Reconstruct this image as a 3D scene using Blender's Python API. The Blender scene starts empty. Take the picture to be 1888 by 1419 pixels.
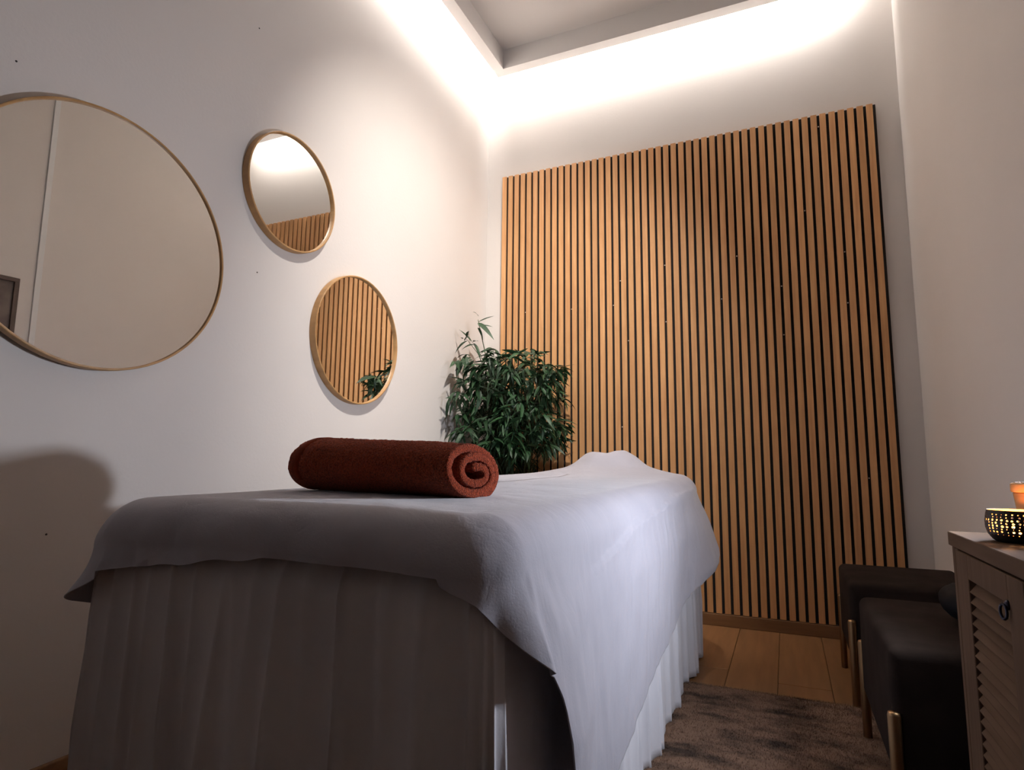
import bpy, bmesh, math, random
from mathutils import Vector, Matrix, noise
random.seed(7)
S = bpy.context.scene
COL = S.collection
PI = math.pi

# ------------------------------------------------------------------ camera
cam_d = bpy.data.cameras.new('camera'); cam = bpy.data.objects.new('camera', cam_d); COL.objects.link(cam)
cam_d.sensor_fit = 'HORIZONTAL'; cam_d.sensor_width = 36.0
cam_d.lens = 36.0 * 1121.78 / 1888.0
cam_d.clip_start = 0.02
CAM = Vector((1.6023, -3.1883, 0.7555))
yaw, pit, rol = 0.4205, 0.1292, 0.010
fw = Vector((-math.sin(yaw) * math.cos(pit), math.cos(yaw) * math.cos(pit), math.sin(pit)))
r0 = Vector((math.cos(yaw), math.sin(yaw), 0)); u0 = r0.cross(fw)
rt = r0 * math.cos(rol) + u0 * math.sin(rol); up = -r0 * math.sin(rol) + u0 * math.cos(rol)
M = Matrix((rt, up, -fw)).transposed().to_4x4(); M.translation = CAM
cam.matrix_world = M
S.camera = cam

# ------------------------------------------------------------------ world, light, exposure
w = bpy.data.worlds.new('world'); S.world = w; w.use_nodes = True
w.node_tree.nodes['Background'].inputs[0].default_value = (1, .95, .9, 1)
w.node_tree.nodes['Background'].inputs[1].default_value = 0.0
S.view_settings.view_transform = 'Standard'; S.view_settings.look = 'None'
S.view_settings.gamma = 1.0; S.view_settings.use_curve_mapping = False
S.view_settings.exposure = 0.0
COVE_W = 13.5          # watt per metre of LED strip in the ceiling cove
SPOT_W = 54.0          # cool lamp added out of view for the light from the right
CANDLE_W = 0.5
DOWN_W = 300.0         # ceiling spot added out of view to brighten walls and slats
COVE_COL = (1.0, 0.955, 0.91)
SPOT_COL = (0.82, 0.88, 1.0)
DOWN_COL = (1.0, 0.93, 0.86)

def area(name, loc, rot, sx, sy, watt, col):
    l = bpy.data.lights.new(name, 'AREA'); l.shape = 'RECTANGLE'; l.size = sx; l.size_y = sy
    l.energy = watt; l.color = col
    o = bpy.data.objects.new(name, l); COL.objects.link(o); o.location = loc; o.rotation_euler = rot
    return o
# LED lines sit on the wall-facing side of the dropped ceiling frame and wash the walls
BX, BZ, BW, CZ = 0.117, 3.0716, 0.062, 3.192
LL, LB = 1.50, 1.80      # lengths of the left and rear LED lines
area('cove_light_left', (BX - .004, -.13 - LL / 2, 3.125), (0, math.radians(80), 0), .02, LL, COVE_W * LL, COVE_COL)
area('cove_light_back', (.13 + LB / 2, -BX + .004, 3.125), (math.radians(80), 0, 0), LB, .02, COVE_W * LB, COVE_COL)

# ------------------------------------------------------------------ materials
def new_mat(name):
    m = bpy.data.materials.new(name); m.use_nodes = True
    nt = m.node_tree; b = nt.nodes['Principled BSDF']
    return m, nt, b
def N(nt, t, **k):
    n = nt.nodes.new(t)
    for a, v in k.items(): setattr(n, a, v)
    return n
def plain(name, col, rough=.6, metal=0, **kw):
    m, nt, b = new_mat(name)
    b.inputs['Base Color'].default_value = (*col, 1); b.inputs['Roughness'].default_value = rough
    b.inputs['Metallic'].default_value = metal
    for k, v in kw.items(): b.inputs[k.replace('_', ' ')].default_value = v
    return m
def noisy(name, c1, c2, scale=8, rough=.8, bump=.1, bscale=200, stretch=(1, 1, 1), detail=6, lo=.3, hi=.7, rnd=0.0, dist=.002, **kw):
    m, nt, b = new_mat(name); L = nt.links
    tc = N(nt, 'ShaderNodeTexCoord'); mp = N(nt, 'ShaderNodeMapping'); mp.inputs['Scale'].default_value = stretch
    L.new(tc.outputs['Object'], mp.inputs['Vector'])
    vec = mp.outputs['Vector']
    oi = N(nt, 'ShaderNodeObjectInfo')
    if rnd:
        add = N(nt, 'ShaderNodeVectorMath', operation='ADD'); sc = N(nt, 'ShaderNodeVectorMath', operation='SCALE')
        cb = N(nt, 'ShaderNodeCombineXYZ')
        for i in range(3): L.new(oi.outputs['Random'], cb.inputs[i])
        L.new(cb.outputs[0], sc.inputs[0]); sc.inputs['Scale'].default_value = 37.0
        L.new(vec, add.inputs[0]); L.new(sc.outputs[0], add.inputs[1]); vec = add.outputs[0]
    n = N(nt, 'ShaderNodeTexNoise'); n.inputs['Scale'].default_value = scale; n.inputs['Detail'].default_value = detail
    L.new(vec, n.inputs['Vector'])
    r = N(nt, 'ShaderNodeValToRGB'); r.color_ramp.elements[0].color = (*c1, 1); r.color_ramp.elements[1].color = (*c2, 1)
    r.color_ramp.elements[0].position = lo; r.color_ramp.elements[1].position = hi
    L.new(n.outputs['Fac'], r.inputs[0])
    out = r.outputs[0]
    if rnd:
        hs = N(nt, 'ShaderNodeHueSaturation'); mr = N(nt, 'ShaderNodeMapRange')
        mr.inputs['To Min'].default_value = 1 - rnd; mr.inputs['To Max'].default_value = 1 + rnd
        L.new(oi.outputs['Random'], mr.inputs['Value']); L.new(mr.outputs[0], hs.inputs['Value']); L.new(out, hs.inputs['Color'])
        out = hs.outputs[0]
    L.new(out, b.inputs['Base Color'])
    b.inputs['Roughness'].default_value = rough
    if bump:
        n2 = N(nt, 'ShaderNodeTexNoise'); n2.inputs['Scale'].default_value = bscale; n2.inputs['Detail'].default_value = 3
        L.new(vec if stretch != (1, 1, 1) else tc.outputs['Object'], n2.inputs['Vector'])
        bp = N(nt, 'ShaderNodeBump'); bp.inputs['Strength'].default_value = bump; bp.inputs['Distance'].default_value = dist
        L.new(n2.outputs['Fac'], bp.inputs['Height']); L.new(bp.outputs[0], b.inputs['Normal'])
    for k, v in kw.items(): b.inputs[k.replace('_', ' ')].default_value = v
    return m
def emit(name, col, s):
    m, nt, b = new_mat(name)
    b.inputs['Base Color'].default_value = (*col, 1)
    b.inputs['Emission Color'].default_value = (*col, 1); b.inputs['Emission Strength'].default_value = s
    return m

MT = dict(
    wall=noisy('painted_wall', (.70, .655, .62), (.74, .695, .66), 1.4, .75, .12, 90, dist=.003, Specular_IOR_Level=.25),
    ceil=plain('ceiling_paint', (.84, .82, .81), .9),
    slat=noisy('oak_veneer', (.55, .265, .105), (.71, .395, .175), 5, .55, .05, 40, (14, 14, .8), rnd=.09, lo=.25, hi=.75),
    felt=noisy('black_felt', (.012, .011, .011), (.02, .018, .018), 200, .95, .2, 400),
    oakfloor=noisy('oak_floor', (.185, .086, .030), (.28, .136, .053), 4, .5, .08, 30, (9, .9, 9), rnd=.10, lo=.25, hi=.75),
    base=noisy('oak_baseboard', (.17, .082, .032), (.25, .125, .052), 4, .5, .05, 30, (.9, 9, 9)),
    mirror_wood=noisy('bamboo_frame', (.40, .21, .075), (.56, .32, .13), 9, .45, .03, 60, (1, 3, 3)),
    glass=plain('mirror_silver', (.90, .90, .88), .004, 1.0),
    sheet=noisy('grey_sheet', (.37, .355, .405), (.42, .405, .455), 5, .85, .25, 320, dist=.0012, Sheen_Weight=.25),
    skirt=noisy('pale_grey_skirt', (.60, .585, .625), (.67, .655, .69), 5, .85, .2, 320, dist=.001, Sheen_Weight=.2),
    pad=plain('table_pad', (.5, .46, .4), .5),
    beech=noisy('beech', (.42, .25, .12), (.55, .35, .18), 6, .5, .03, 50, (6, 6, 1)),
    towel=noisy('terracotta_terry', (.15, .021, .007), (.50, .082, .028), 300, .97, 1.0, 420, dist=.008, lo=.32, hi=.68, Sheen_Weight=.10, Specular_IOR_Level=.1),
    hem=noisy('terracotta_hem', (.15, .022, .008), (.22, .034, .012), 40, .9, .4, 300, Specular_IOR_Level=.1),
    velvet=noisy('black_velvet', (.024, .0170, .0138), (.034, .0245, .0200), 12, 1.0, .15, 300, Specular_IOR_Level=.03),
    brass=plain('brass', (.30, .185, .09), .42, 1.0),
    bag=plain('black_leather', (.006, .006, .007), .6, 0, Specular_IOR_Level=.1),
    cab=noisy('greyed_oak', (.080, .045, .024), (.130, .079, .048), 5, .75, .08, 40, (10, .9, 10), lo=.25, hi=.75, rnd=.05, Specular_IOR_Level=.12),
    cabz=noisy('greyed_oak_upright', (.080, .045, .024), (.130, .079, .048), 5, .75, .08, 40, (10, 10, .9), lo=.25, hi=.75, rnd=.05, Specular_IOR_Level=.12),
    iron=plain('dark_iron', (.03, .03, .045), .35, .9),
    bowl_out=plain('black_bowl', (.012, .010, .010), .5),
    bowl_in=plain('gold_lining', (.85, .55, .25), .45),
    wax=plain('wax', (.85, .78, .66), .5), alu=plain('aluminium_cup', (.7, .7, .7), .35, 1.0),
    flame=emit('flame', (1.0, .62, .22), 60),
    jar=noisy('amber_wood', (.40, .19, .07), (.55, .30, .12), 5, .45, .03, 60, (6, 6, 1)),
    leaf=noisy('bamboo_leaf', (.009, .034, .013), (.026, .080, .026), 9, .5, 0, rnd=.35),
    cane=noisy('cane', (.05, .075, .03), (.10, .11, .05), 12, .6, .05, 60),
    pot=noisy('dark_wicker', (.05, .035, .025), (.09, .06, .04), 30, .8, .3, 80),
    soil=noisy('soil', (.02, .014, .01), (.04, .03, .02), 60, 1, .5, 120),
    picframe=noisy('dark_walnut', (.07, .042, .032), (.10, .065, .05), 8, .6, .03, 60),
    picture=noisy('muted_print', (.085, .065, .058), (.21, .17, .15), 9, .8, 0, detail=5),
    lampw=plain('white_lacquer', (.75, .75, .75), .35),
    led=emit('led_diffuser', (1, .95, .9), 4.0), added_face=emit('added_lamp_face', (.88, .92, 1), 6.0),  # the second glow is for the two added lamps
    screw=plain('zinc_screw', (.75, .72, .68), .35, .6),
    mark=plain('dark_spot', (.05, .04, .035), .9),
)
for key in ('sheet', 'skirt'):
    nt_ = MT[key].node_tree; L_ = nt_.links; b_ = nt_.nodes['Principled BSDF']
    old = b_.inputs['Normal'].links[0].from_node
    tcn = N(nt_, 'ShaderNodeTexCoord'); mpn = N(nt_, 'ShaderNodeMapping'); mpn.inputs['Scale'].default_value = (1, 1, .55)
    nn_ = N(nt_, 'ShaderNodeTexNoise'); nn_.inputs['Scale'].default_value = 8.5; nn_.inputs['Detail'].default_value = 4; nn_.inputs['Distortion'].default_value = .45
    ab = N(nt_, 'ShaderNodeMath', operation='SUBTRACT'); ab.inputs[1].default_value = .5
    a2 = N(nt_, 'ShaderNodeMath', operation='ABSOLUTE')
    L_.new(tcn.outputs['Object'], mpn.inputs['Vector']); L_.new(mpn.outputs[0], nn_.inputs['Vector']); L_.new(nn_.outputs['Fac'], ab.inputs[0]); L_.new(ab.outputs[0], a2.inputs[0])
    bn = N(nt_, 'ShaderNodeBump'); bn.inputs['Strength'].default_value = .30 if key == 'sheet' else .22; bn.inputs['Distance'].default_value = .022
    L_.new(a2.outputs[0], bn.inputs['Height']); L_.new(bn.outputs[0], old.inputs['Normal'])
# rug: pinkish beige with brown mottles
m, nt, b = new_mat('mottled_rug'); L = nt.links
tc = N(nt, 'ShaderNodeTexCoord'); n1 = N(nt, 'ShaderNodeTexNoise'); n1.inputs['Scale'].default_value = 9; n1.inputs['Detail'].default_value = 7; n1.inputs['Roughness'].default_value = .62
mp = N(nt, 'ShaderNodeMapping'); mp.inputs['Scale'].default_value = (.8, 1.5, 1)
L.new(tc.outputs['Object'], mp.inputs['Vector']); L.new(mp.outputs[0], n1.inputs['Vector'])
rp = N(nt, 'ShaderNodeValToRGB'); e = rp.color_ramp.elements
e[0].position = .36; e[0].color = (.040, .022, .013, 1); e[1].position = .56; e[1].color = (.195, .112, .070, 1)
L.new(n1.outputs['Fac'], rp.inputs[0]); L.new(rp.outputs[0], b.inputs['Base Color']); b.inputs['Roughness'].default_value = .95
MT['rug'] = m

# ------------------------------------------------------------------ helpers
def mesh(name, v, f, mat, parent=None, smooth=False):
    me = bpy.data.meshes.new(name); me.from_pydata([tuple(p) for p in v], [], f); me.validate(); me.update()
    if smooth: me.polygons.foreach_set('use_smooth', [True] * len(me.polygons))
    o = bpy.data.objects.new(name, me); COL.objects.link(o)
    for mm in (mat if isinstance(mat, (list, tuple)) else [mat]): me.materials.append(mm)
    o.parent = parent
    return o
def bmobj(name, bm, mat, parent=None, smooth=False):
    me = bpy.data.meshes.new(name); bm.to_mesh(me); bm.free()
    if smooth: me.polygons.foreach_set('use_smooth', [True] * len(me.polygons))
    o = bpy.data.objects.new(name, me); COL.objects.link(o); me.materials.append(mat); o.parent = parent
    return o
def box_bm(x0, x1, y0, y1, z0, z1, bev=0, seg=2):
    bm = bmesh.new(); bmesh.ops.create_cube(bm, size=1)
    for v in bm.verts: v.co = Vector(((x0 + x1) / 2 + v.co.x * (x1 - x0), (y0 + y1) / 2 + v.co.y * (y1 - y0), (z0 + z1) / 2 + v.co.z * (z1 - z0)))
    if bev: bmesh.ops.bevel(bm, geom=bm.edges[:], offset=bev, segments=seg, profile=.5, affect='EDGES')
    return bm
def box(name, x0, x1, y0, y1, z0, z1, mat, parent=None, bev=0, seg=2, smooth=False):
    return bmobj(name, box_bm(x0, x1, y0, y1, z0, z1, bev, seg), mat, parent, smooth)
def lathe(name, prof, mat, parent=None, n=32, loc=(0, 0, 0), smooth=True):
    v = []; f = []
    for (r, z) in prof:
        for i in range(n):
            a = 2 * PI * i / n; v.append((loc[0] + r * math.cos(a), loc[1] + r * math.sin(a), loc[2] + z))
    k = len(prof)
    for j in range(k - 1):
        for i in range(n):
            i2 = (i + 1) % n; f.append((j * n + i, j * n + i2, (j + 1) * n + i2, (j + 1) * n + i))
    f.append(tuple(range(n - 1, -1, -1))); f.append(tuple((k - 1) * n + i for i in range(n)))
    return mesh(name, v, f, mat, parent, smooth)
def tube_geo(pts, rad, n=8):
    v = []; f = []
    for j, p in enumerate(pts):
        p = Vector(p); a = Vector(pts[max(j - 1, 0)]); c = Vector(pts[min(j + 1, len(pts) - 1)])
        t = (c - a).normalized(); s = t.orthogonal().normalized(); q = t.cross(s)
        r = rad[j] if isinstance(rad, (list, tuple)) else rad
        for i in range(n):
            an = 2 * PI * i / n; v.append(p + s * (r * math.cos(an)) + q * (r * math.sin(an)))
    for j in range(len(pts) - 1):
        for i in range(n): f.append((j * n + i, j * n + (i + 1) % n, (j + 1) * n + (i + 1) % n, (j + 1) * n + i))
    f.append(tuple(range(n - 1, -1, -1))); f.append(tuple((len(pts) - 1) * n + i for i in range(n)))
    return v, f
def tube(name, pts, rad, mat, parent=None, n=8):
    v, f = tube_geo(pts, rad, n); return mesh(name, v, f, mat, parent, True)
def empty(name, loc=(0, 0, 0), rz=0):
    o = bpy.data.objects.new(name, None); COL.objects.link(o); o.location = loc; o.rotation_euler = (0, 0, rz); o.empty_display_size = .1
    return o
def tag(o, label, cat, group=None):
    o['label'] = label; o['category'] = cat
    if group: o['group'] = group
    return o
def struct(o, label=None):
    o['kind'] = 'structure'
    if label: o['label'] = label
    return o
def nz(x, y, z=0): return noise.noise(Vector((x, y, z)))
def sstep(a, b, x):
    t = min(1, max(0, (x - a) / (b - a))); return t * t * (3 - 2 * t)
def interp(x, xs, ys):
    if x <= xs[0]: return ys[0]
    for i in range(len(xs) - 1):
        if x <= xs[i + 1]:
            t = (x - xs[i]) / (xs[i + 1] - xs[i]); return ys[i] + (ys[i + 1] - ys[i]) * t
    return ys[-1]

# ------------------------------------------------------------------ the room
XR, XR2, YN, YS = 2.168, 2.168, -5.0, -5.0       # right wall, near wall
HT = 3.192
wl = struct(box('wall_left', -.1, 0, YN - .1, .1, -.05, HT + .1, MT['wall']), 'warm white painted wall with round mirrors')
struct(box('wall_back', 0, XR, 0, .1, -.05, HT + .1, MT['wall']), 'warm white painted wall behind the slats')
struct(box('wall_right', XR, XR + .12, YN - .1, .1, -.05, HT + .1, MT['wall']), 'dim white painted wall beside the slats')
struct(box('wall_near', 0, XR2, YN - .1, YN, -.05, HT + .1, MT['cab']), 'unseen wall behind the viewer, darkened to cut bounced light')  # dark wood put on this unseen wall only to keep bounced light low
struct(box('ceiling', 0, XR2, YN, 0, HT, HT + .1, MT['ceil']), 'pale grey flat ceiling')
struct(box('trim_1', BX, BX + BW, YN, -BX, BZ, HT, MT['ceil']), 'pale dropped ceiling frame hiding the left LED line')
struct(box('trim_2', BX + BW, XR, -BX - BW, -BX, BZ, HT, MT['ceil']), 'pale dropped ceiling frame hiding the rear LED line')
struct(box('trim_3', XR - .010, XR, -1.575, -1.548, .056, 3.0, MT['lampw'], None, .002), 'narrow white upright strip on the right wall')
s1 = box('led_strip', BX - .003, BX - .0005, -.13 - LL, -BX, 3.115, 3.135, MT['led'])
tag(s1, 'thin LED strip behind the left ceiling frame', 'light strip')
s2 = box('led_strip', BX, .13 + LB, -BX + .0005, -BX + .003, 3.115, 3.135, MT['led'])
tag(s2, 'thin LED strip behind the rear ceiling frame above the slats', 'light strip')
# small dark marks in the left wall
for (y, z) in ((-2.464, 1.678), (-1.784, 2.246), (-2.292, .58), (-1.724, 1.389)):
    o = lathe('nail_hole', [(.0026, 0), (.0022, .0012), (.0008, .0015)], MT['mark'], wl, 8)
    o.location = (0, y, z); o.rotation_euler = (0, PI / 2, 0)
# floor: a slab with separate planks
fl = struct(box('floor', -.1, XR2 + .1, YN - .1, .1, -.08, -.012, MT['base']), 'oak plank floor')
PW = .17; x = 1.375 - PW * 9; k = 0
plank_cache = {}
while x < XR2:
    x0 = max(x, 0.0); x1 = min(x + PW, XR2)
    off = ((k * 0.53) % 1.0) * 1.3; y = -.0 ; ends = [0.0]
    yy = -(.35 + off) if k != 9 else -.872
    while yy > YN: ends.append(yy); yy -= 1.38
    ends.append(YN)
    if x1 - x0 > .01:
        for a, c in zip(ends[:-1], ends[1:]):
            if a - c < .02: continue
            box('plank', x0 + .0007, x1 - .0007, c + .0007, a - .0007, -.012, random.uniform(-.0004, .0004), MT['oakfloor'], fl, .0012, 1)
    x += PW; k += 1
struct(box('baseboard_back', 0.0, XR, -.024, 0, 0, .056, MT['base'], None, .003), 'narrow oak baseboard under the slats')
struct(box('baseboard_left', 0.0, .014, YN, -.024, 0, .056, MT['base'], None, .003), 'narrow oak baseboard under the mirrors')
struct(box('baseboard_right', XR - .014, XR, YS, -.024, 0, .056, MT['base'], None, .003), 'narrow oak baseboard along the right wall')

# ------------------------------------------------------------------ slat wall panel
X0, ZB, ZT = .1093, .0582, 2.480
sp = tag(empty('slat_panel', (X0 + .98, -.001, ZB)), 'tall oak slat acoustic panel with black felt gaps on the rear wall', 'wall panel')
def local(o, p):
    o.parent = p; o.matrix_parent_inverse = Matrix.Identity(4)
    for v in o.data.vertices: v.co -= p.location
    return o
local(box('felt_backing', X0, X0 + 49 * .04, -.0095, -.001, ZB, ZT - .001, MT['felt']), sp)
sl_me = None
for i in range(49):
    if sl_me is None:
        o = box('slat', -.0135, .0135, -.021, -.009, 0, ZT - ZB, MT['slat'], None, .0008, 1); sl_me = o.data
    else:
        o = bpy.data.objects.new('slat', sl_me); COL.objects.link(o)
    o.parent = sp; o.location = (X0 + .04 * i + .0135 - sp.location.x, 0, 0)
for (x, z) in ((1.821, 2.42), (1.748, 2.0), (1.909, 1.769), (1.429, 1.812), (1.633, 1.633), (1.064, 1.81), (.82, 1.752), (1.349, 1.597), (1.068, 1.503), (1.909, 1.521), (1.629, 1.39), (.782, 1.619), (.543, 1.621), (.259, 1.629), (.863, 1.417), (.821, .956), (1.949, .709)):
    gi = round((x - X0 + .0065) / .04); gx = X0 + gi * .04 - .0065
    o = lathe('screw', [(.0034, 0), (.0034, .0012), (.002, .002), (.0006, .0016)], MT['screw'], sp, 10)
    o.location = (gx - sp.location.x, -.009, z - ZB); o.rotation_euler = (PI / 2, 0, 0)

# ------------------------------------------------------------------ round mirrors
def wall_mirror(y, z, r, label, rim=.006, depth=.030, turn=0, px=0):
    t = tag(empty('wall_mirror', (0, y, z)), label, 'mirror', 'round wooden mirrors on the left wall')
    n = 96; prof = [(r - .001, 0.0005), (r, .002), (r, depth - .0015), (r - .0015, depth), (r - rim + .001, depth), (r - rim, depth - .001), (r - rim, .0005)]
    v = []; f = []
    for (rr, d) in prof:
        for i in range(n):
            a = 2 * PI * i / n; v.append((d, rr * math.cos(a), rr * math.sin(a)))
    k = len(prof)
    for j in range(k):
        for i in range(n): f.append((j * n + i, ((j + 1) % k) * n + i, ((j + 1) % k) * n + (i + 1) % n, j * n + (i + 1) % n))
    fr = mesh('frame', v, f, MT['mirror_wood'], t)
    g = bmesh.new(); bmesh.ops.create_cone(g, cap_ends=True, segments=96, radius1=r - rim + .0005, radius2=r - rim + .0005, depth=.004)
    bmesh.ops.rotate(g, verts=g.verts, matrix=Matrix.Rotation(PI / 2, 3, 'Y')); bmesh.ops.translate(g, verts=g.verts, vec=(.018, 0, 0))
    gl = bmobj('mirror_glass', g, MT['glass'], t); gl['label'] = 'silvered mirror glass'
    bk = lathe('backing_board', [(r - rim - .001, .001), (r - rim - .001, .0155)], MT['picframe'], t, 48); bk.rotation_euler = (0, PI / 2, 0)
    t.rotation_euler = (0, 0, -math.radians(turn)); t.location.x = px
    return t
wall_mirror(-2.2440, 1.3180, .3390, 'largest round mirror in a slim wooden rim at the left edge', .006, .026, 3.0, .018)
wall_mirror(-1.6015, 1.7168, .2125, 'small round mirror hung highest, reflecting white wall and slat tops')
wall_mirror(-1.2014, 1.2540, .2640, 'lower round mirror beside the plant, filled with reflected slats')

# ------------------------------------------------------------------ massage table and its cloths
BXA, BXB, BYA, BYB = .405, 1.268, -2.47, -.52
tb = tag(empty('massage_table', ((BXA + BXB) / 2, (BYA + BYB) / 2, 0)), 'padded massage table hidden under the grey sheet', 'massage table')
local(box('padded_top', BXA + .045, BXB - .045, BYA + .045, BYB - .045, .60, .672, MT['pad'], None, .02, 3), tb)
for sx in (BXA + .09, BXB - .12):
    for sy in (BYA + .14, BYB - .18):
        local(box('leg', sx, sx + .045, sy, sy + .045, 0, .60, MT['beech'], None, .004), tb)
cr = lathe('face_cradle', [(.05, 0), (.105, 0), (.12, .02), (.115, .05), (.085, .07), (.055, .05)], MT['pad'], tb, 32)
cr.location = (.925 - tb.location.x, -.665 - tb.location.y, .672)

def outline(s, off, rad):
    """rounded rectangle walked left side (to the foot), foot, right side (to the head), head; s in 0..P"""
    xa, xb, ya, yb = BXA - off, BXB + off, BYA - off, BYB + off
    r = max(rad + off, .012)
    segs = [((xa, yb - r), (0, -1), yb - ya - 2 * r), ((xa + r, ya + r), PI, 0), ((xa + r, ya), (1, 0), xb - xa - 2 * r), ((xb - r, ya + r), 1.5 * PI, 0),
            ((xb, ya + r), (0, 1), yb - ya - 2 * r), ((xb - r, yb - r), 0, 0), ((xb - r, yb), (-1, 0), xb - xa - 2 * r), ((xa + r, yb - r), .5 * PI, 0)]
    # s is measured as (segment index + fraction) so that rings with different offsets correspond
    i = int(s) % 8; t = s - int(s); p, d, l = segs[i]
    if i % 2 == 0:
        nrm = {0: (-1, 0), 2: (0, -1), 4: (1, 0), 6: (0, 1)}[i]
        return p[0] + d[0] * l * t, p[1] + d[1] * l * t, nrm[0], nrm[1]
    a = d + t * PI / 2
    return p[0] + r * math.cos(a), p[1] + r * math.sin(a), math.cos(a), math.sin(a)
def params(counts):
    out = []
    for i, c in enumerate(counts):
        for j in range(c): out.append(i + j / c)
    return out
def base_z(x, y):
    z = interp(y, [-2.5, -2.35, -2.15, -1.6, -1.0, -.6], [.690, .6925, .694, .703, .713, .716])
    u = (x - .8365) / .43
    z -= .012 * abs(u) ** 3
    # face cradle under the sheet: a mound with a hollow
    dx, dy = x - .925, y + .665
    d = math.hypot(dx, dy * 1.15)
    z += .060 * math.exp(-(d / .225) ** 2) + .052 * math.exp(-(d / .130) ** 4)
    z -= .034 * math.exp(-(math.hypot(dx + .01, dy * .9) / .05) ** 2)
    z += .007 * math.exp(-(d / .15) ** 2) * nz(x * 22, y * 22, 1.7)
    return z
SP = params([150, 26, 120, 34, 260, 26, 60, 20])
FX = [.420, .618, .857, .992, 1.132, 1.23, 1.268]; FZ = [.553, .580, .607, .621, .619, .605, .594]
RY = [-2.40, -2.375, -2.35, -2.335, -2.32, -2.30, -2.1, -1.94, -1.73, -1.5, -1.22, -1.0, -.75, -.6]
RZ = [.485, .470, .43, .34, .22, .13, .155, .185, .228, .262, .296, .333, .37, .42]
def hem_z(s, x, y):
    i = int(s); t = s - i
    if i == 2: return interp(x, FX, FZ)
    if i == 3: return interp(t, [0, .35, .7, 1], [.594, .570, .525, .475])
    if i == 4: return interp(y, RY, RZ)
    if i == 5: return .435 + .03 * t
    if i == 6: return .46
    if i == 7: return .46 - .06 * t
    if i == 0: return interp(y, [-2.42, -2.36, -2.28, -1.5, -.6], [.47, .42, .34, .36, .40])
    return .47 + (.552 - .47) * t                       # foot-left corner
LYY = [-2.05, -1.92, -1.78, -1.62, -1.45, -1.22, -1.05, -.7]; LYZ = [.560, .594, .612, .622, .628, .652, .668, .672]
def layer(y, z):
    """the turned-back edge of a second layer of cloth along the side"""
    zc = interp(y, LYY, LYZ) + .012 * nz(y * 7, 8.8) + .006 * nz(y * 19, 2.8)
    return .0080 * sstep(zc + .004, zc - .004, z) * sstep(-2.15, -1.95, y) * sstep(-.62, -.8, y)
RR = .072; CRN = .088
v = []; f = []; rings = 0; n = len(SP)
top_v = [(i / 34) for i in range(34)]
for tv in top_v:
    for s in SP:
        x, y, nx, ny = outline(s, -RR, CRN)
        cx = .835; cyy = min(max(y, -2.1), -.95)
        e_ = tv ** .85
        px = cx + (x - cx) * e_; py = cyy + (y - cyy) * e_
        z = base_z(px, py) + .0016 * nz(px * 9, py * 7) + .0022 * abs(nz(px * 4 + 5, py * 4)) - .001
        # soft gathers near the foot edge
        g = sstep(-2.25, -2.40, py)
        z += g * .0045 * nz(px * 14 + 3, py * 5) 
        v.append((px, py, z))
    rings += 1
ARC = 16
for k in range(ARC + 1):
    a = (PI / 2) * k / ARC
    for s in SP:
        off = -RR + RR * math.sin(a)
        x, y, nx, ny = outline(s, off, CRN)
        ix, iy, _, _ = outline(s, -RR, CRN)
        z = base_z(ix, iy) - RR * (1 - math.cos(a)) * 1.0
        wr = (.0055 * nz(x * 13 + 3, y * 3) + .003 * nz(x * 31, y * 7, a * 1.5)) * sstep(0, 1, k / ARC)
        # the foot corners slump down
        i = int(s); t = s - i
        cs = math.sin(PI * t) if i in (1, 3) else 0
        z -= .012 * cs * math.sin(a)
        if i == 4: wr += layer(y, z)
        v.append((x + nx * wr, y + ny * wr, z))
    rings += 1
DR = 70
for k in range(1, DR + 1):
    q = k / DR
    for s in SP:
        x, y, nx, ny = outline(s, 0, CRN)
        ix, iy, _, _ = outline(s, -RR, CRN)
        zt = base_z(ix, iy) - RR
        i = int(s); t = s - i
        if i in (1, 3): zt -= .012 * math.sin(PI * t)
        zh = hem_z(s, x, y)
        zh += .006 * nz(x * 16, y * 16, 3)
        z = zt + (min(zh, zt - .010) - zt) * q
        d = zt - z
        wr0 = (.0055 * nz(x * 13 + 3, y * 3) + .003 * nz(x * 31, y * 7, PI / 2 * 1.5))
        off = wr0 * (1 - sstep(0, .06, d)) + .012 * sstep(0, .12, d)
        # irregular folds growing with the drop
        if i == 2: off += (.013 * nz(x * 15, 2.2, d * 4) + .006 * nz(x * 34, 5.2, d * 9) + .010 * (.35 - abs(nz(x * 9 + d * 14, 3.1, d * 5)))) * sstep(0, .06, d) 
        if i == 4:
            near = sstep(-2.05, -2.36, y)
            off += .045 * near * min(1, d / .25)                   # flap swings out at the near corner
            off += .008 * nz(y * 3.1, 7.7, d * 1.5) * min(1, d / .25) + .0035 * nz(y * 9, d * 3, 1.5) * min(1, d / .1)
            off += .085 * sstep(-1.15, -.56, y) * min(1, d / .26)
        if i == 5: off += .085 * (1 - t * .5) * min(1, d / .26)
        if i == 3:
            off += .016 * math.exp(-((t - .25) / .16) ** 2) * sstep(0, .09, d) - .012 * math.exp(-((t - .55) / .14) ** 2) * sstep(0, .09, d)
            off += .040 * t * t * sstep(0, .17, d)
        if i == 1: off += .055 * math.exp(-((t - .45) / .35) ** 2) * sstep(0, .15, d)
        if i == 0: off += .012 * nz(y * 6, 3.3) * min(1, d / .2) + .05 * sstep(-2.2, -2.42, y) * sstep(0, .15, d)
        off += .0025 * nz(x * 30, y * 30, z * 12) * sstep(0, .03, d)
        if i == 4: off += layer(y, z)
        v.append((x + nx * off, y + ny * off, z))
    rings += 1
for j in range(rings - 1):
    for i in range(n):
        i2 = (i + 1) % n; f.append((j * n + i, (j + 1) * n + i, (j + 1) * n + i2, j * n + i2))
sheet = mesh('bed_sheet', v, f, MT['sheet'], None, True)
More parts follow.
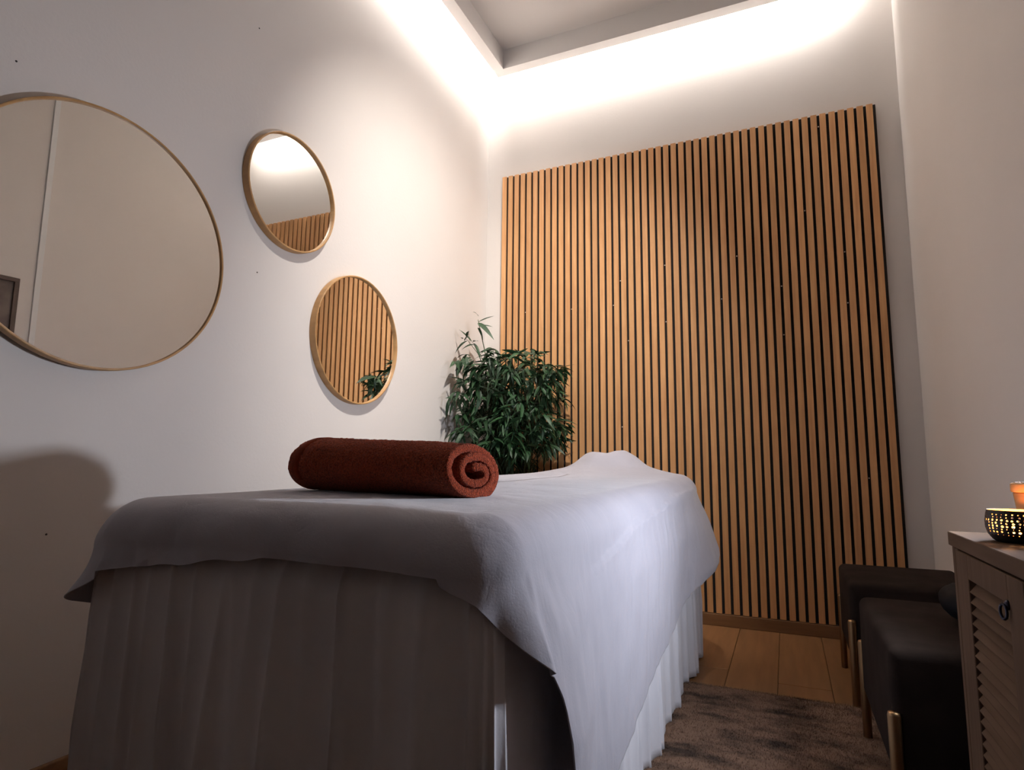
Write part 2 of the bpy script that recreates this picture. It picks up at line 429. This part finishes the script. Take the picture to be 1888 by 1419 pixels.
so = sheet.modifiers.new('thickness', 'SOLIDIFY'); so.thickness = .0022; so.offset = -1
tag(sheet, 'lavender grey sheet draped over the massage table, hanging in a point', 'sheet')

# gathered skirt from under the sheet to the floor
SK = params([260, 30, 220, 34, 420, 20, 60, 20])
v = []; f = []; n = len(SK); ZR = 30
fold_seed = 4.0
for k in range(ZR + 1):
    q = k / ZR; z = .625 - (.625 - .012) * q
    for s in SK:
        x, y, nx, ny = outline(s, -.018, .034 + .018)
        i = int(s)
        u = {0: -y, 1: 3 + (s - 1) * .1, 2: x + 4, 3: 7 + (s - 3) * .14, 4: y + 12, 5: 14., 6: 20 - x, 7: 24.}[i]
        am = .010 + .016 * sstep(0, .5, q)
        fo = 1.1 * nz(u * 10.0, fold_seed, q * .3) + .7 * (1 - 2.4 * abs(nz(u * 14, 9.1, q * .25))) ** 3 - .3
        if i == 4:
            fo = .9 * nz(u * 7.5, 1.3, q * .2) + .8 * (1 - 2.4 * abs(nz(u * 9, 5.1, q * .2))) ** 3 - .3
            am = .004 + .020 * sstep(0, .6, q)
        if i == 3: am *= .45 + .6 * sstep(.25, .6, q)
        off = min(am * fo, .004 + .03 * q) + .010 * q - .020 * (1 - sstep(0, .10, q))
        zz = z
        if k == ZR: zz = .006 + .006 * abs(nz(u * 5, 3.3))
        v.append((x + nx * off, y + ny * off, zz))
for j in range(ZR):
    for i in range(n):
        i2 = (i + 1) % n; f.append((j * n + i, (j + 1) * n + i, (j + 1) * n + i2, j * n + i2))
skirt = mesh('table_skirt', v, f, MT['skirt'], None, True)
so = skirt.modifiers.new('thickness', 'SOLIDIFY'); so.thickness = .0015; so.offset = -1
tag(skirt, 'pale grey gathered skirt hanging to the floor around the massage table', 'table skirt')

# ------------------------------------------------------------------ rolled towel
def towel():
    t = tag(empty('rolled_towel', (.842, -2.125, .6885), -.155), 'rolled rust red terry towel lying on the grey sheet', 'towel')
    TL, th = .455, .0165
    NS, NL = 300, 230; turns = 2.55
    cen = []
    for i in range(NS + 1):
        a = i / NS; ang = -PI * .62 - (1 - a) * turns * 2 * PI          # outer end tucked under
        r = .010 + .062 * a ** .9
        wob = 1 + .06 * math.sin(2 * ang + 1) + .11 * nz(a * 7, 2.0) * (1 - a * .6)
        cen.append((r * wob * math.cos(ang) * 1.18, r * wob * math.sin(ang)))
    def squash(p):
        x, y = p
        y = y * .80
        if y < -.040: y = -.040 - (y + .040) * -.35
        return x, y
    cen = [squash(p) for p in cen]
    lo = min(p[1] for p in cen) - th / 2
    cur = []
    for i, p in enumerate(cen):
        a = cen[max(i - 1, 0)]; c = cen[min(i + 1, NS)]
        dx, dy = c[0] - a[0], c[1] - a[1]; l = math.hypot(dx, dy) or 1
        nn = (-dy / l, dx / l)
        cur.append((p, nn))
    v = []; f = []
    loop = []
    for i in range(NS + 1): loop.append((i, +1))
    for i in range(NS, -1, -1): loop.append((i, -1))
    m = len(loop)
    for j in range(NL + 1):
        q = j / NL
        for (i, sd) in loop:
            p, nn = cur[i]; a = i / NS
            edge = min(q, 1 - q); rnd = math.sqrt(max(0, 1 - (1 - min(1, edge / .02)) ** 2))
            hw = th * (.5 * (.72 + .28 * rnd)) * (1 + .10 * nz(a * 14, q * 5))
            tip = min(a, 1 - a) / .012; hw *= min(1, .55 + .45 * tip)
            yy, zz = p[0] + nn[0] * sd * hw, p[1] + nn[1] * sd * hw
            stag = .012 * nz(a * 4.0, 1.1 if q > .5 else 6.3) + .008 * math.sin(a * 5)
            xx = (q - .5) * TL + stag * (1 if q > .5 else -1) * abs(q - .5) * 2
            sw = .003 * nz(xx * 8, yy * 10, zz * 10) + .006 * math.sin(q * PI) * (1 if zz > 0 else 0)
            zc = max(zz - lo + sw, 0.0005)
            # the two ends slump a little
            zc *= 1 + .10 * (1 - sstep(0, .6, q)) - .03 * sstep(.85, 1, q)
            hw_ = .0016 * nz(xx * 230, yy * 230, zz * 230) + .0012 * nz(xx * 70, yy * 70, zz * 70)
            zc = max(zc + hw_, .0005); yy += hw_ * (1 if yy > 0 else -1)
            v.append((xx, -yy + .004 * nz(xx * 9, 4.4), zc))
    for j in range(NL):
        for i in range(m): f.append((j * m + i, j * m + (i + 1) % m, (j + 1) * m + (i + 1) % m, (j + 1) * m + i))
    for j in (0, NL):
        for i in range(NS):
            a, b_, c, d = j * m + i, j * m + i + 1, j * m + (m - 2 - i), j * m + (m - 1 - i)
            f.append((a, d, c, b_) if j == 0 else (a, b_, c, d))
    o = mesh('terry_roll', v, f, MT['towel'], t, True)
    # woven hem band around the outer turn at the left end
    hv = []; hf = []; rows = [1, 2]; st = int(NS * .70)
    side = 1 if True else -1
    idx = list(range(st, NS - 3))
    out = []
    # choose outer side by distance from the roll centre
    for jj, (q0, q1) in enumerate(((.035, .088),)):
        for q in (q0, q0 + .004, q1 - .004, q1):
            lift = .0016 if q in (q0 + .004, q1 - .004) else -.0015
            for i in idx:
                p, nn = cur[i]; sgn = 1 if (p[0] * nn[0] + p[1] * nn[1]) > 0 else -1
                a = i / NS; hw = th * .5 * (1 + .10 * nz(a * 14, q * 5)) + lift
                yy, zz = p[0] + nn[0] * sgn * hw, p[1] + nn[1] * sgn * hw
                stag = .012 * nz(a * 4.0, 6.3) + .008 * math.sin(a * 5)
                xx = (q - .5) * TL - stag * abs(q - .5) * 2
                sw = .003 * nz(xx * 8, yy * 10, zz * 10) + .006 * math.sin(q * PI) * (1 if zz > 0 else 0)
                zc = max(zz - lo + sw, 0.0005) * (1 + .10 * (1 - sstep(0, .6, q)))
                hv.append((xx, -yy + .004 * nz(xx * 9, 4.4), zc))
    k = len(idx)
    for r_ in range(3):
        for i in range(k - 1): hf.append((r_ * k + i, r_ * k + i + 1, (r_ + 1) * k + i + 1, (r_ + 1) * k + i))
    hb = mesh('hem_band', hv, hf, MT['hem'], t, True); hb['label'] = 'smooth woven hem band'
    return t
towel()

# ------------------------------------------------------------------ bamboo plant
def plant():
    px, py = .30, -.27
    t = tag(empty('bamboo_plant', (px, py, 0)), 'bushy dark green artificial bamboo in the rear left corner', 'plant')
    lathe('pot', [(.10, 0), (.115, .01), (.135, .24), (.14, .25), (.128, .25), (.122, .22)], MT['pot'], t, 28)
    lathe('soil', [(.121, .20), (.121, .215), (.05, .222)], MT['soil'], t, 20)
    rnd = random.Random(11)
    canes = []
    for i in range(7):
        a = rnd.uniform(0, 2 * PI); rr = rnd.uniform(.01, .06); h = rnd.uniform(.95, 1.30)
        dx, dy = rnd.uniform(-.12, .14), rnd.uniform(-.10, .06)
        if i == 0: dx, dy, h = -.15, -.06, 1.53
        pts = []
        for k in range(9):
            q = k / 8
            pts.append((rr * math.cos(a) + dx * q * q, rr * math.sin(a) + dy * q * q, .20 + (h - .20) * q))
        tube('cane', pts, [.0075 - .0055 * (k / 8) for k in range(9)], MT['cane'], t, 7)
        canes.append(pts)
    # three leaf shapes
    def leaf_geo(L_, W, droop):
        vs = []; fs = []; K = 6
        for k in range(K + 1):
            q = k / K; wd = W * (math.sin(PI * min(1, q * .93 + .07)) ** .8) * (1 - .35 * q)
            z = -droop * q * q * L_; xx = L_ * (q - .12 * droop * q * q)
            if k == K: wd = .0004
            vs += [(xx, -wd, z + wd * .28), (xx, 0, z), (xx, wd, z + wd * .28)]
        for k in range(K):
            a = 3 * k
            fs += [(a, a + 1, a + 4, a + 3), (a + 1, a + 2, a + 5, a + 4)]
        return vs, fs
    shapes = [leaf_geo(.086, .0100, .25), leaf_geo(.104, .0118, .5), leaf_geo(.076, .0105, .75), leaf_geo(.095, .0120, .10)]
    mats = []
    tw = []
    # twig anchors (world), dense block with loose sprigs around it
    def inside(x, y, z):
        if z > 1.28: return x < .40 and rnd.random() < .55
        if z < .82 and x > .28 and y < -.38: return False
        if z < .85: return x < .44
        return True
    while len(tw) < 340:
        z = rnd.uniform(.62, 1.33); x = rnd.uniform(.05, .56); y = rnd.uniform(-.52, -.09)
        if ((x - .30) / .27) ** 4 + ((y + .30) / .23) ** 4 > 1 or not inside(x, y, z): continue
        tw.append((x, y, z, 6))
    tw += [(.10, -.44, 1.31, 6), (.09, -.50, 1.12, 6), (.07, -.50, 1.09, 5), (.56, -.33, 1.25, 7), (.58, -.36, 1.22, 5), (.53, -.30, .86, 5), (.50, -.36, .84, 5), (.52, -.33, 1.10, 4),
           (.46, -.30, 1.33, 6), (.40, -.26, 1.36, 5), (.20, -.30, 1.37, 6), (.08, -.40, 1.42, 4), (.11, -.38, 1.40, 4), (.46, -.36, 1.02, 5), (.10, -.46, .80, 6), (.12, -.48, .74, 6)]
    twv = []; twf = []
    leaves = []
    for (x, y, z, nl) in tw:
        c = min(canes, key=lambda P: min((P[k][0] + px - x) ** 2 + (P[k][1] + py - y) ** 2 for k in range(9)))
        zr = max(.3, z - rnd.uniform(.08, .2)); q = min(1, (zr - .2) / (c[-1][2] - .2)); k = min(8, int(q * 8))
        root = Vector((c[k][0], c[k][1], c[k][2])); end = Vector((x - px, y - py, z))
        mid = (root + end) / 2 + Vector((0, 0, .03))
        vv, ff = tube_geo([root, mid, end], [.0022, .0016, .001], 4); o0 = len(twv)
        twv += vv; twf += [tuple(o0 + i for i in fc) for fc in ff]
        od = (end - root); od.z *= .3
        if od.length < .02: od = Vector((rnd.uniform(-1, 1), rnd.uniform(-1, 1), 0))
        az0 = math.atan2(od.y, od.x)
        for j in range(nl):
            az = az0 + rnd.uniform(-1.5, 1.5); el = rnd.uniform(-1.15, .35)
            if z > 1.3: el = rnd.uniform(-.5, .9)
            pos = end - od.normalized() * (.035 * j / nl) + Vector((rnd.uniform(-.012, .012),) * 3)
            leaves.append((pos, az, el, rnd.uniform(-.7, .7), rnd.randrange(4), rnd.uniform(.75, 1.15)))
    # the clear sprig at the very top
    tip = Vector(canes[0][-1])
    for (az, el, dz, sc, kd) in ((2.4, .75, .02, .8, 0), (3.35, .12, -.02, 1.35, 1), (.25, .45, -.015, 1.0, 3), (.15, .12, -.035, .95, 0), (-.3, -.75, -.045, .8, 2)):
        leaves.append((tip + Vector((0, 0, dz)), az, el, .6, kd, sc))
    o = mesh('twigs', twv, twf, MT['cane'], t, True); o['kind'] = 'stuff'
    cl = CAM - Vector((px, py, 0))
    # keep every leaf clear of the walls
    res = []
    for L_ in leaves:
        pos, az, el, ro, kd, sc = L_
        R_ = Matrix.Rotation(az, 3, 'Z') @ Matrix.Rotation(-el, 3, 'Y') @ Matrix.Rotation(ro, 3, 'X')
        ln = (.082, .098, .072, .090)[kd] * sc
        e_ = pos + R_ @ Vector((ln, 0, 0))
        if e_.x + px < .035 or e_.y + py > -.045: 
            az = math.atan2(-.9, .7) + rnd.uniform(-.5, .5); el = rnd.uniform(-1.0, .1)
            R_ = Matrix.Rotation(az, 3, 'Z') @ Matrix.Rotation(-el, 3, 'Y') @ Matrix.Rotation(ro, 3, 'X')
        res.append((pos, R_, kd, sc))
    res.sort(key=lambda r: (r[0] - cl).length - .25 * (r[0].z > .95))
    pr = []
    for kd in range(4):
        me = bpy.data.meshes.new('leaf'); me.from_pydata(shapes[kd][0], [], shapes[kd][1]); me.update(); me.materials.append(MT['leaf'])
        me.polygons.foreach_set('use_smooth', [True] * len(me.polygons)); pr.append(me)
    for (pos, R_, kd, sc) in res[:298]:
        ob = bpy.data.objects.new('leaf', pr[kd]); COL.objects.link(ob); ob.parent = t
        mw = (R_ * sc).to_4x4(); mw.translation = pos; ob.matrix_local = mw
    bv = []; bf = []
    for (pos, R_, kd, sc) in res[298:]:
        o0 = len(bv); bv += [pos + R_ @ (Vector(p) * sc) for p in shapes[kd][0]]; bf += [tuple(o0 + i for i in fc) for fc in shapes[kd][1]]
    o = mesh('inner_foliage', bv, bf, MT['leaf'], t, True); o['kind'] = 'stuff'
plant()

# ------------------------------------------------------------------ poufs by the right wall
def pouf(x0, x1, y0, y1, zt, label):
    t = tag(empty('pouf', ((x0 + x1) / 2, (y0 + y1) / 2, 0)), label, 'pouf', 'black poufs by the right wall')
    local(box('seat', x0, x1, y0, y1, .125, zt, MT['velvet'], None, .022, 4, True), t)
    # piped seam near the top edge
    for (sx, sy) in ((x0 + .004, y0 + .004), (x0 + .004, y1 - .004), (x1 - .014, y0 + .004), (x1 - .014, y1 - .004)):
        lx = sx + (0 if sx < (x0 + x1) / 2 else 0); ly = sy
        o = lathe('leg', [(.0105, 0), (.0115, .003), (.0125, .262), (.011, .268), (.004, .270)], MT['brass'], t, 14)
        o.location = (lx - t.location.x, ly - t.location.y, 0)
    return t
pouf(1.772, 2.150, -.882, -.440, .388, 'black velvet pouf with brass legs nearest the slat panel')
pouf(1.776, 2.150, -1.690, -1.125, .392, 'black velvet pouf with brass legs next to the louvred cabinet')
bg = bmesh.new(); bmesh.ops.create_uvsphere(bg, u_segments=28, v_segments=16, radius=1)
for v_ in bg.verts:
    c = v_.co; q = (abs(c.z) ** .8) * (1 if c.z > 0 else -1)
    v_.co = Vector((2.025 + c.x * .10 * (1 + .1 * c.z), -1.40 + c.y * .145, .392 + .0475 + q * .0475 + .006 * nz(c.x * 3, c.y * 3, c.z * 3) * (c.z > -.5)))
tag(bmobj('bag', bg, MT['bag'], None, True), 'soft black rounded bag lying on the pouf next to the cabinet', 'bag')

# ------------------------------------------------------------------ louvred cabinet
CX0, CX1, CYF, CYN, CT = 1.870, 2.160, -1.811, -2.600, .641
cb = tag(empty('cabinet', ((CX0 + CX1) / 2, (CYF + CYN) / 2, 0)), 'greyed oak sideboard with louvred doors along the right wall', 'cabinet')
local(box('top_board', CX0, CX1, CYN, CYF, CT - .0245, CT, MT['cab'], None, .0012, 1), cb)
for ys in (CYF - .025, CYN + .007):
    local(box('side_panel', CX0 + .004, CX1, ys - (0 if ys > -2 else 0), ys + .018, .05, CT - .0245, MT['cabz'], None, .001, 1), cb)
local(box('face_stile', CX0 + .004, CX0 + .022, CYF - .049, CYF - .0265, .05, CT - .0265, MT['cabz'], None, .001, 1), cb)
local(box('back_panel', CX1 - .008, CX1, CYN + .026, CYF - .026, .05, CT - .025, MT['cabz']), cb)
local(box('bottom_board', CX0 + .024, CX1 - .009, CYN + .026, CYF - .026, .05, .068, MT['cab']), cb)
for yy in (CYF - .05, CYN + .012):
    for xx in (CX0 + .015, CX1 - .045):
        local(box('foot', xx, xx + .03, yy, yy + .03, 0, .05, MT['cabz'], None, .002, 1), cb)
lou_me = None
def door(ya, yb, ring_y):
    """ya is the far edge, yb the near edge"""
    global lou_me
    zb, zt = .072, .613
    ST, RL = .066, .040
    d = empty('door', (CX0 + .012, (ya + yb) / 2, 0))
    cy = d.location.copy()
    bm = bmesh.new()
    for (y0, y1, z0, z1) in ((ya - ST, ya, zb, zt), (yb, yb + ST, zb, zt), (yb + ST, ya - ST, zt - RL, zt), (yb + ST, ya - ST, zb, zb + RL)):
        b2 = box_bm(-.011, .008, y0 - cy.y, y1 - cy.y, z0, z1, .0012, 1)
        me = bpy.data.meshes.new('t'); b2.to_mesh(me); b2.free(); bm.from_mesh(me); bpy.data.meshes.remove(me)
    # the frame itself is the door mesh
    me = bpy.data.meshes.new('door'); bm.to_mesh(me); bm.free(); me.materials.append(MT['cabz'])
    COL.objects.unlink(d); bpy.data.objects.remove(d)
    d = bpy.data.objects.new('door', me); COL.objects.link(d); d.location = cy - cb.location; d.parent = cb
    wl_ = (ya - ST) - (yb + ST)
    if lou_me is None:
        o = box('t', -.0015, .0015, -wl_ / 2, wl_ / 2, -.0125, .0125, MT['cab'], None, .0008, 1); lou_me = o.data; bpy.data.objects.remove(o)
    z = zt - RL - .011
    while z > zb + RL + .004:
        o = bpy.data.objects.new('louver', lou_me); COL.objects.link(o); o.parent = d
        o.location = (-.002, 0, z); o.rotation_euler = (0, math.radians(38), 0); z -= .0168
    tb_ = bpy.data.objects.new('door_panel', None)
    bpy.data.objects.remove(tb_)
    p = box('inner_panel', .0105, .0125, -wl_ / 2 - .02, wl_ / 2 + .02, zb + .02, zt - .02, MT['cabz'], d)
    # drop ring pull
    ry = ring_y - cy.y
    lathe('pull_plate', [(.007, 0), (.007, .002), (.004, .005)], MT['iron'], d, 14).matrix_local = Matrix.Translation((-.011, ry, .572)) @ Matrix.Rotation(-PI / 2, 4, 'Y')
    pts = [(-.017 - .002 * math.sin(a), ry + .007 * math.sin(a) * 1.0, .563 + .010 * math.cos(a)) for a in [2 * PI * i / 20 for i in range(21)]]
    tube('pull_ring', pts, .0019, MT['iron'], d, 6)
    return d
door(-1.861, -2.194, -2.128)
door(-2.198, -2.531, -2.264)

# perforated tealight bowl on the cabinet
BCX, BCY = 1.932, -1.965
def bowl():
    t = tag(empty('candle_holder', (BCX, BCY, CT)), 'black pierced tealight bowl glowing on the cabinet', 'candle holder')
    def rad(z):   # outer radius by height
        return interp(z, [0, .004, .012, .022, .032, .042, .050], [.027, .0315, .0370, .0398, .0400, .0385, .0365])
    rows = [(.0125, .40), (.0170, .85), (.0215, .75), (.0260, 1.0), (.0305, .8), (.0350, .95), (.0395, .8), (.0435, .55)]
    ncol = 34
    v = []; f = []
    zs = [.010] + [(rows[i][0] + rows[i + 1][0]) / 2 for i in range(len(rows) - 1)] + [.0460]
    def pt(a, z): r = rad(z); return (r * math.cos(a), r * math.sin(a), z)
    rnd = random.Random(5)
    K = 8
    for ri, (zc, sc) in enumerate(rows):
        za, zb_ = zs[ri], zs[ri + 1]
        for c in range(ncol):
            a0 = 2 * PI * c / ncol; a1 = 2 * PI * (c + 1) / ncol; am = (a0 + a1) / 2
            hr = .00185 * sc * rnd.uniform(.75, 1.25)
            if rnd.random() < .14: hr *= .45
            o0 = len(v)
            sq = [(a1, (za + zb_) / 2), (a1, zb_), (am, zb_), (a0, zb_), (a0, (za + zb_) / 2), (a0, za), (am, za), (a1, za)]
            for (a, z) in sq: v.append(pt(a, z))
            ja, jz = rnd.uniform(-.15, .15) * (a1 - a0), rnd.uniform(-.0004, .0004)
            for k in range(K):
                th = 2 * PI * k / K; v.append(pt(am + ja + hr * math.cos(th) * 1.15 / rad(zc), (za + zb_) / 2 + jz + min(hr, .0019) * math.sin(th)))
            for k in range(K): f.append((o0 + k, o0 + (k + 1) % K, o0 + 8 + (k + 1) % K, o0 + 8 + k))
    # solid base and rim
    prof = [(.0005, 0.0), (.024, 0), (.027, .0006), (.0315, .004), (rad(.0075), .0075), (rad(.010), .010)]
    nn = ncol * 2
    def ringband(pr):
        o0 = len(v)
        for (r, z) in pr:
            for i in range(nn): v.append((r * math.cos(2 * PI * i / nn), r * math.sin(2 * PI * i / nn), z))
        for j in range(len(pr) - 1):
            for i in range(nn): f.append((o0 + j * nn + i, o0 + j * nn + (i + 1) % nn, o0 + (j + 1) * nn + (i + 1) % nn, o0 + (j + 1) * nn + i))
    ringband(prof); ringband([(rad(.046), .046), (rad(.050), .050)])
    bm = bmesh.new(); me = bpy.data.meshes.new('t'); me.from_pydata(v, [], f); bm.from_mesh(me)
    bmesh.ops.remove_doubles(bm, verts=bm.verts[:], dist=.00004); bmesh.ops.recalc_face_normals(bm, faces=bm.faces[:])
    o = bmobj('pierced_bowl', bm, MT['bowl_out'], t)
    o.data.materials.append(MT['bowl_in'])
    sm = o.modifiers.new('wall', 'SOLIDIFY'); sm.thickness = .0011; sm.offset = -1; sm.material_offset = 1; sm.material_offset_rim = 0
    c = tag(empty('tealight', (BCX, BCY, CT + .0015)), 'lit tealight inside the pierced black bowl', 'candle')
    lathe('cup', [(.016, 0), (.018, .001), (.0185, .013), (.0178, .013)], MT['alu'], c, 24)
    lathe('wax', [(.0172, .002), (.0172, .0115), (.004, .0108)], MT['wax'], c, 24)
    tube('wick', [(0, 0, .0105), (.0004, 0, .016)], .0007, MT['mark'], c, 6)
    lathe('flame', [(.0006, .0155), (.003, .0185), (.0034, .0215), (.002, .027), (.0003, .033)], MT['flame'], c, 12)
    l = bpy.data.lights.new('candle_glow', 'POINT'); l.energy = CANDLE_W; l.color = (1, .44, .15); l.shadow_soft_size = .004
    lo = bpy.data.objects.new('candle_glow', l); COL.objects.link(lo); lo.location = (BCX, BCY, CT + .040)
bowl()
# wooden jar behind the bowl
t = tag(empty('wooden_jar', (2.001, -1.885, CT)), 'amber wooden jar with a textured lid behind the tealight bowl', 'jar')
lathe('body', [(.036, 0), (.039, .002), (.047, .074), (.045, .075)], MT['jar'], t, 36)
ld = lathe('lid', [(.0485, .0755), (.050, .0775), (.050, .0885), (.048, .091), (.010, .0915)], MT['mirror_wood'], t, 36)
for i in range(40):
    rr = .046 * math.sqrt((i + .5) / 40); a = i * 2.39996
    o = lathe('stud', [(.0026, 0), (.0022, .0010), (.0008, .0015)], MT['mirror_wood'], ld, 6); o.location = (rr * math.cos(a), rr * math.sin(a), .0912)

# ------------------------------------------------------------------ rug
v = []; f = []; nx, ny = 60, 150
RX0, RX1, RY0, RY1 = 1.205, 1.862, -3.6, -.885
def rug_edge(t, s): return .006 * nz(t * 9, s) + .010 * nz(t * 2.3, s + 4)
for j in range(ny + 1):
    for i in range(nx + 1):
        a, b_ = i / nx, j / ny
        x = RX0 + (RX1 - RX0) * a + rug_edge(b_ * 3, 1) * (a < .02 or a > .98); y = RY0 + (RY1 - RY0) * b_ + rug_edge(a * 3, 2) * (b_ < .01 or b_ > .99) - .02 * (a - .35) * b_ * 0
        ed = min(a * 1.1, (1 - a) * 1.1, b_ * 2.7, (1 - b_) * 2.7)
        z = .0015 + .010 * sstep(0, .02, ed) + .0015 * nz(x * 40, y * 40)
        v.append((x, y, z))
for j in range(ny):
    for i in range(nx): a = j * (nx + 1) + i; f.append((a, a + 1, a + nx + 2, a + nx + 1))
t = tag(mesh('rug', v, f, MT['rug'], None, True), 'soft mottled beige and brown rug beside the massage table', 'rug')
rnd = random.Random(3); pv = []; pf = []
for i in range(42000):
    x = rnd.uniform(1.21, RX1 - .005); y = RY1 + .004 - (rnd.random() ** 1.25) * 1.15
    h = rnd.uniform(.006, .012); a = rnd.uniform(0, 2 * PI); ln = rnd.uniform(.002, .008); wd = .0011
    dx, dy = math.cos(a), math.sin(a); o0 = len(pv); z0 = .0085 if y < RY1 - .015 else .003
    pv += [(x - dy * wd, y + dx * wd, z0), (x + dy * wd, y - dx * wd, z0), (x + dx * ln, y + dy * ln, z0 + h * .8)]
    pf.append((o0, o0 + 1, o0 + 2))
pl = mesh('pile', pv, pf, MT['rug'], t); pl['kind'] = 'stuff'

# ------------------------------------------------------------------ picture on the recessed wall, seen in the big mirror
t = tag(empty('picture', (XR2, -1.860, 1.425)), 'dark framed muted print reflected in the largest mirror', 'picture')
fy, fz, fw_ = .215, .262, .022
for (y0, y1, z0, z1) in ((-fy, fy, fz - fw_, fz), (-fy, fy, -fz, -fz + fw_), (-fy, -fy + fw_, -fz + fw_, fz - fw_), (fy - fw_, fy, -fz + fw_, fz - fw_)):
    box('frame_rail', -.022, -.001, y0, y1, z0, z1, MT['picframe'], t, .0015, 1)
box('print', -.010, -.004, -fy + fw_, fy - fw_, -fz + fw_, fz - fw_, MT['picture'], t)

# ------------------------------------------------------------------ ceiling spot added out of frame to lift the walls and slats
DX, DY = 1.45, -1.75
t = tag(empty('added_ceiling_spot', (DX, DY, HT)), 'small round ceiling spotlight added out of view to brighten the walls', 'added light')
lathe('ring', [(.034, -.001), (.048, -.001), (.050, -.006), (.046, -.012), (.036, -.012)], MT['lampw'], t, 32)
lathe('lens', [(.034, -.009), (.030, -.011), (.004, -.0115)], MT['added_face'], t, 32)
l = bpy.data.lights.new('added_spot_beam', 'SPOT'); l.energy = DOWN_W; l.color = DOWN_COL; l.spot_size = math.radians(70); l.spot_blend = 1.0; l.shadow_soft_size = .035
o = bpy.data.objects.new('added_spot_beam', l); COL.objects.link(o); o.location = (DX, DY, HT - .05)
o.rotation_mode = 'QUATERNION'; o.rotation_quaternion = (Vector((DX, DY, HT)) - Vector((.31, -.58, 1.45))).to_track_quat('Z', 'Y')

# ------------------------------------------------------------------ unseen cool lamp, added to light the table side and left wall
LX, LY, LZ = 2.112, -1.748, .875
t = tag(empty('added_side_lamp', (LX, LY, 0)), 'slim white lamp added out of view to light the table from the right', 'lamp')
lathe('base', [(.050, 0), (.052, .003), (.052, .010), (.046, .014), (.012, .016)], MT['lampw'], t, 32)
tube('pole', [(0, 0, .012), (0, 0, .80), (.01, .02, .85), (.015, .05, LZ)], .006, MT['lampw'], t, 10)
axis = Vector((-2.1, -.10, -.08)).normalized()
qt = axis.to_track_quat('Z', 'Y')
sh = lathe('shade', [(.016, -.035), (.024, -.030), (.050, .028), (.0485, .028), (.0225, -.026), (.010, -.028)], MT['lampw'], t, 32)
sh.rotation_mode = 'QUATERNION'; sh.rotation_quaternion = qt; sh.location = (.012, .055, LZ)
bl = lathe('bulb_face', [(.040, .012), (.046, .020), (.040, .022), (.005, .0225)], MT['added_face'], t, 32)
bl.rotation_mode = 'QUATERNION'; bl.rotation_quaternion = qt; bl.location = (.012, .055, LZ)
l = bpy.data.lights.new('added_lamp_beam', 'SPOT'); l.energy = SPOT_W; l.color = SPOT_COL; l.spot_size = math.radians(150); l.spot_blend = 1.0; l.shadow_soft_size = .045
o = bpy.data.objects.new('added_lamp_beam', l); COL.objects.link(o)
o.rotation_mode = 'QUATERNION'; o.rotation_quaternion = (-axis).to_track_quat('Z', 'Y'); o.location = Vector((LX + .012, LY + .055, LZ)) + axis * .078
